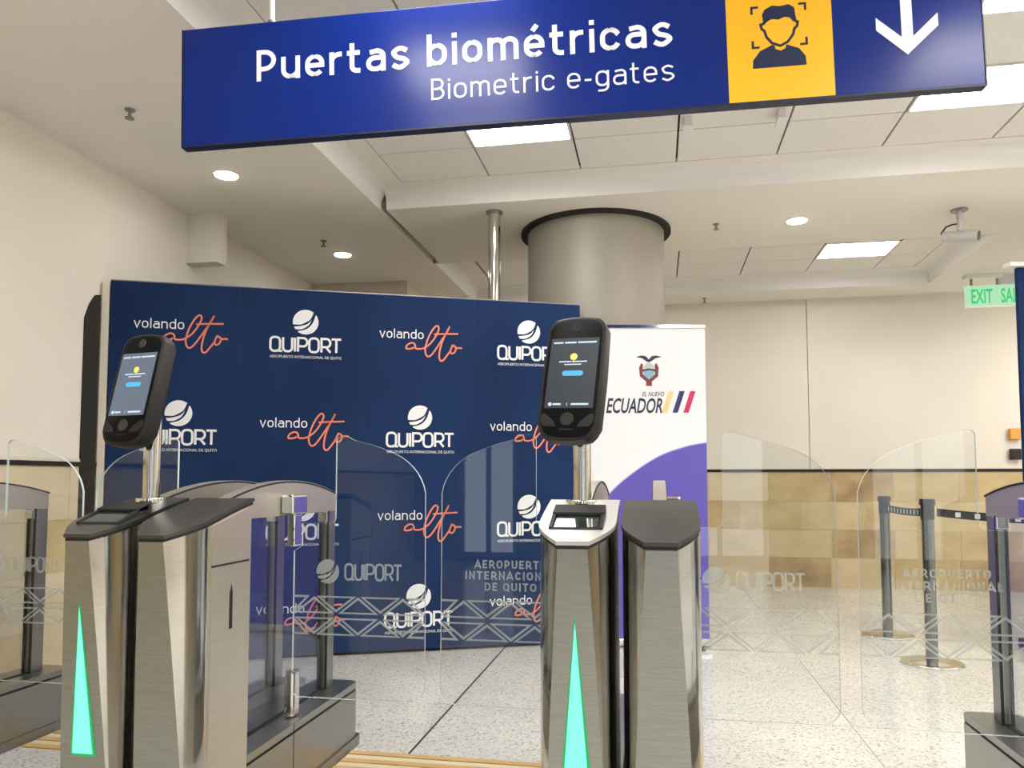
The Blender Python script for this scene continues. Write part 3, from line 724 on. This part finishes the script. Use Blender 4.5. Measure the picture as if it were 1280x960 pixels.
def triangle_band(mb, x0, x1, z0, z1, flip=False):
    # two mirrored rows of outlined triangles, cropped to the wing
    per = .165; H2 = (z1-z0)/2; g = .006; wd = .0085
    n = int((x1-x0)/(per/2)); zc_ = (z0+z1)/2
    for k in range(n):
        a = x0+k*per/2; up = (k % 2 == 0)
        cxx = a+per/2
        if cxx+per/2-.012 > x1+.001: break
        for sgn in (1, -1):
            zb = zc_+sgn*g; zt = zc_+sgn*H2
            if up: pts = [(cxx-per/2+.016, zb+sgn*wd/2), (cxx+per/2-.016, zb+sgn*wd/2), (cxx, zt-sgn*.008)]
            else: pts = [(cxx-per/2+.016, zt-sgn*wd/2), (cxx+per/2-.016, zt-sgn*wd/2), (cxx, zb+sgn*.010)]
            mb.ribbon(pts, wd, 0, 0, True)
    for xx, s_ in ((x0+.002, 1), (x1-.002, -1)):
        for sgn in (1, -1):
            mb.ribbon([(xx, zc_+sgn*(H2-wd/2)), (xx+s_*.055, zc_+sgn*(H2-wd/2)), (xx+s_*.004, zc_+sgn*.014)], wd, 0)
def wing(parent, side, W):
    # side=+1: hinge at the left, glass runs to +x;  -1: mirrored
    ol = wing_outline(W); pts = [(side*(.045+a), b) for a, b in ol]
    mb = MB(); n = len(pts); y0, y1 = .740, .750
    vv = [(a, y0, b) for a, b in pts]+[(a, y1, b) for a, b in pts]
    mb.add(vv, [tuple(range(n)), tuple(range(n, 2*n))[::-1]], 0); mb.add([], [])
    mb.f += [(i, (i+1) % n, n+(i+1) % n, n+i) for i in range(n)]; mb.mi += [1]*n
    o = mb.obj('glass_wing', [M['glass'], M['gedge']], parent)
    p = MB(); p.flat = True; xa, xb = (.045, .045+W)
    if side > 0: triangle_band(p, xa, xb, .55, .69)
    else: triangle_band(p, -xb, -xa, .55, .69)
    for i, v in enumerate(p.v): p.v[i] = (v[0], y0-.0015, v[2])
    q = MB(); q.flat = True
    if side > 0:
        globe(q, .177, .775, .043, y0-.0015); quiport(q, .243, .452, .748, .054, .0075, y0-.0015)
    else:
        cxx = -(.045+W/2)
        stroke_words('AEROPUERTO', cxx-.125, cxx+.125, .798, .028, .20, y0-.0015, 'etched_word', M['print'], o, .17)
        stroke_words('INTERNACIONAL', cxx-.158, cxx+.158, .760, .028, .20, y0-.0015, 'etched_word', M['print'], o, .17)
        stroke_words('DE QUITO', cxx-.090, cxx+.090, .722, .028, .20, y0-.0015, 'etched_word', M['print'], o, .17)
    if side > 0: q.obj('etched_logo', M['print'], o)
    p.obj('etched_pattern', M['print'], o)
def pedestal(cx, label, side, W, scanner):
    # side: where the lane (and the wing) is: +1 right, -1 left
    t = empty('gate_pedestal', (cx, 1.855, 0), 0, label, 'gate pedestal')
    for nm, me in (('cabinet', BODY), ('lid', LID), ('lid_gasket', GASK), ('arch_beam', ARCH), ('arch_trim', AT), ('arch_cap', AC)):
        if nm == 'lid' and abs(cx+.2) < .01: me = me.copy(); me.materials.clear(); me.materials.append(M['lid_pale'])
        o = bpy.data.objects.new(nm, me); C.objects.link(o); o.parent = t
    # side door and upper panel on the lane side
    s = side
    def sb(mb, a, b, *r):
        return mb.box(min(s*a, s*b), max(s*a, s*b), *r)
    d = sb(MB(), HW, HW+.002, .136, .338, .285, .852).obj('door', M['panel_steel'], t, bevel=.0008)
    sb(MB(), HW+.002, HW+.0035, .232, .246, .665, .772).prism([(.233,.772),(.245,.772),(.239,.792)], min(s*(HW+.002), s*(HW+.0035)), max(s*(HW+.002), s*(HW+.0035)), 'x').obj('door_handle', M['matt_black'], d)
    u = MB().prism([(.136,.858),(.338,.858),(.338,zl(.338)-.022),(.136,zl(.136)-.022)], min(s*HW, s*(HW+.002)), max(s*HW, s*(HW+.002)), 'x').obj('side_panel', M['panel_steel'], t, bevel=.0008)
    sb(MB(), HW, HW+.0025, .136, .338, .852, .858).obj('door_gap', M['void'], t)
    # base
    out = [(-HW,.352),(HW,.352)]+arc(HW-.03,1.215,.03,0,90,5)+arc(-HW+.03,1.215,.03,90,180,5)
    ins = [(a*.975, b) for a, b in out]
    bb = MB(); bb.prism(out, .0, .228, 'z').prism(out, .238, .262, 'z').prism([(a*.97, min(b, 1.23)) for a, b in out], .228, .238, 'z', 1)
    bb.obj('base', [M['steel'], M['void']], t, smooth=30)
    MB().prism([(a*1.06, b+(.03 if b > 1 else 0)) for a, b in out], 0, .04, 'z').obj('plinth', M['plinth'], t)
    MB().box(-.009, .009, .36, 1.10, .262, .265).obj('glass_channel', M['void'], t)
    for ss in (-1, 1): MB().box(min(ss*(HW), ss*(HW+.0006)), max(ss*HW, ss*(HW+.0006)), .66, .664, .04, .262).obj('base_seam', M['void'], t)
    # post and frame glass
    MB().box(-.018, .018, 1.095, 1.165, .262, .975).obj('rear_post', M['steel'], t, bevel=.004)
    MB().box(-.020, -.013, 1.088, 1.097, .262, .975).box(.013, .020, 1.088, 1.097, .262, .975).obj('post_seal', M['matt_black'], t)
    MB().box(-.020, .020, 1.075, 1.11, .93, .972).obj('corner_clamp', M['chrome'], t, bevel=.003)
    MB().box(-.005, .005, .352, 1.095, .265, .973).obj('frame_glass', M['frame_glass'], t)
    # hinge
    sb(MB(), .019, .068, .688, .800, .978, 1.046).obj('upper_hinge', M['chrome'], t, bevel=.006)
    hh = sb(MB(), .026, .058, .722, .775, .862, .978).obj('hinge_clamp', M['chrome'], t, bevel=.006)
    for z_ in (.885, .925): MB().cyl((s*.050, z_), .006, .718, .722, 14, axis='y').obj('bolt', M['plinth'], hh)
    sb(MB(), .024, .062, .722, .775, .262, .425).obj('lower_hinge', M['chrome'], t, bevel=.010)
    wing(t, s, W)
    if scanner:
        # passport reader set in the lid
        ya, yb = .075, .205; r = MB()
        z0, z1 = zl(ya)+.002, zl(yb)+.022
        def slab(x0, x1, y_0, y_1, a, b, c, d_, mi=0):
            r.add([(x0,y_0,a),(x1,y_0,a),(x1,y_1,c),(x0,y_1,c),(x0,y_0,b),(x1,y_0,b),(x1,y_1,d_),(x0,y_1,d_)], [(0,3,2,1),(4,5,6,7),(0,1,5,4),(1,2,6,5),(2,3,7,6),(3,0,4,7)], mi)
        slab(-.068, .068, ya, yb-.045, zl(ya)-.004, zl(ya)+.003, zl(yb)-.02, zl(yb-.045)+.003)
        slab(-.068, -.058, ya, yb, zl(ya)-.004, zl(ya)+.006, zl(yb)-.004, zl(yb)+.020)
        slab(.058, .068, ya, yb, zl(ya)-.004, zl(ya)+.006, zl(yb)-.004, zl(yb)+.020)
        slab(-.068, .068, yb-.05, yb+.015, zl(yb)-.004, zl(yb-.05)+.018, zl(yb), zl(yb)+.024)
        rd = r.obj('passport_reader', M['matt_black'], t, bevel=.002)
        g = MB(); g.add([(-.055,ya+.008,zl(ya)+.006),(.055,ya+.008,zl(ya)+.006),(.055,yb-.052,zl(yb-.05)+.008),(-.055,yb-.052,zl(yb-.05)+.008)], [(0,1,2,3)])
        g.obj('reader_glass', M['darkglass'], rd)
    if scanner == 'lit':
        mb = MB(); mb.flat = True
        mb.poly([(.004,.775),(-.037,.352),(-.026,.345),(.042,.345)], 0)
        mb.v = [(p[0], YC(p[2])-.0010, p[2]) for p in mb.v]
        gl = mb.obj('status_light_glow_rim', M['green_glow_rim'], t)
        m2 = MB(); m2.flat = True
        m2.poly([(.004,.757),(-.030,.352),(.033,.352)], 0)
        m2.v = [(p[0], YC(p[2])-.0022, p[2]) for p in m2.v]
        m2.obj('light_core', M['green'], gl)
    return t
pedestal(-2.70, 'steel gate pedestal at the far left edge, only its rear frame in view', 1, .50, None)
pedestal(-1.555, 'steel gate pedestal with green light carrying the left face scanner', -1, .50, 'lit')
pedestal(-1.33, 'steel gate pedestal with a plain dark lid and side door, left of the centre lane', 1, .492, None)
pedestal(-.20, 'steel gate pedestal with green light carrying the centre face scanner', -1, .492, 'lit')
pedestal(.01, 'steel gate pedestal with a plain dark lid, right of the centre face scanner', 1, .506, None)
pedestal(1.175, 'steel gate pedestal cut off by the right edge of the photo', -1, .506, 'unlit')

# ================================================================== FACE SCANNERS
def rounded(hx, z0, z1, rx, rt, bulge):
    # outline of the housing: sides straight, top and bottom bowed
    o = []
    for i in range(-6, 7):
        f = i/6; o.append((f*(hx-rx*.35), z0-bulge*(1-f*f)+ (rt*.30 if abs(i) == 6 else 0)))
    o.append((hx, z0+rt)); o.append((hx+.002, (z0+z1)/2)); o.append((hx-.002, z1-rt*.8))
    for i in range(6, -7, -1):
        f = i/6; o.append((f*(hx-rx*.32), z1+bulge*(1-f*f)- (rt*.25 if abs(i) == 6 else 0)))
    o.append((-hx+.002, z1-rt*.8)); o.append((-hx-.002, (z0+z1)/2)); o.append((-hx, z0+rt))
    return o
def loft(layers):
    n = len(layers[0][1]); vv = []; ff = []
    for y, o in layers: vv += [(a, y, b) for a, b in o]
    for k in range(len(layers)-1):
        for i in range(n): ff.append((k*n+i, k*n+(i+1) % n, (k+1)*n+(i+1) % n, (k+1)*n+i))
    ff += [tuple(range(n)), tuple(range((len(layers)-1)*n, len(layers)*n))[::-1]]
    return MB().add(vv, ff)
def scanner(x, label, screen, yaw, tilt, roll=0.0):
    t = empty('face_scanner', (x, 2.165, 0), 0, label, 'face scanner')
    zb = zl(.31)
    MB().cyl((0,0), .046, zb-.006, zb+.010, 36).obj('pole_flange', M['chrome'], t, smooth=40, bevel=.002)
    MB().cyl((0,0), .026, zb+.008, 1.36, 32).obj('pole', M['curve_steel'], t, smooth=40)
    a = math.radians
    def R(mb, name, m, parent=t, **k):
        o = mb.obj(name, m, parent, **k)
        if parent is t:
            o.scale = (1.12, 1.0, 1.07)
            o.location = (-.018 if x > -1 else -.012, -.085, 1.380); o.rotation_euler = (a(-tilt), a(roll), a(yaw))
        return o
    hx, z0, z1 = .078, -.160, .160
    def o(k): return [(p*(1-k/hx), q*(1-k/.17)) for p, q in rounded(hx, z0, z1, .03, .03, .010)]
    body = R(loft([(-.001, o(.007)), (.003, o(.002)), (.012, o(0)), (.046, o(.001)), (.056, o(.006)), (.064, o(.018))]), 'housing', M['side_black'], smooth=35)
    R(MB().box(-.03, .03, .06, .085, -.05, .05), 'rear_mount', M['black'], bevel=.006)
    R(loft([(-.0028, o(.012)), (-.001, o(.009)), (.0, o(.008))]), 'front_glass', M['body_black'], smooth=35)
    sc = MB(); sc.flat = True; sc.poly([(-.062,-.083),(.062,-.083),(.062,.107),(-.062,.107)], -.0034)
    scr = R(sc, 'screen', M['screen_'+screen])
    u = MB(); u.flat = True; y_ = -.0042
    for a0, a1 in ((-.055,-.030), (-.026,.004), (.008,.056)): u.poly([(a0,.092),(a1,.092),(a1,.0965),(a0,.0965)], y_)
    for a0, a1 in ((-.036,-.004), (-.001,.036)): u.poly([(a0,.040),(a1,.040),(a1,.0435),(a0,.0435)], y_)
    u.poly([(-.022,.0325),(.022,.0325),(.022,.0355),(-.022,.0355)], y_)
    u.poly(arc(-.048,-.073,.005,0,330,11), y_); u.poly([(-.041,-.0755),(-.020,-.0755),(-.020,-.0705),(-.041,-.0705)], y_)
    u.poly([(-.005,-.077),(-.0035,-.077),(-.0035,-.069),(-.005,-.069)], y_); u.poly([(.006,-.0755),(.050,-.0755),(.050,-.0705),(.006,-.0705)], y_)
    tag(R(u, 'screen_text', M['ui_white'], scr), kind='stuff')
    u = MB(); u.flat = True; u.poly(arc(.001,.055,.0095,0,345,23), y_); u.poly([(-.003,.044),(.005,.044),(.001,.038)], y_); R(u, 'screen_badge', M['ui_yellow'], scr)
    u = MB(); u.flat = True; u.poly(arc(-.018,.010,.007,90,270,8)+arc(.022,.010,.007,-90,90,8), y_); R(u, 'screen_button', M['ui_blue'], scr)
    cm = R(MB().cyl((0,.136), .0135, -.0045, -.002, 28, axis='y'), 'camera_lens', M['lens'], smooth=40)
    R(MB().cyl((0,-.112), .017, -.0045, -.002, 28, axis='y'), 'sensor_lens', M['lens'], smooth=40)
    for s in (-1, 1):
        R(MB().prism([(s*.066,-.098),(s*.056,-.100),(s*.034,-.118),(s*.026,-.134),(s*.058,-.132),(s*.068,-.118)], -.006, -.002, 'y'), 'side_pad', M['side_black'], bevel=.0015)
    u = MB(); u.flat = True; u.poly([(-.018,-.1405),(.018,-.1405),(.018,-.1375),(-.018,-.1375)], -.0035); R(u, 'maker_mark', M['side_black'])
scanner(-1.555, 'black face scanner with a reflection put into its paler screen, on the left pole', 'light', -10, 14)
scanner(-.205, 'black face scanner with a dark screen, on the centre pole', 'dark', -13, 13, 2.0)
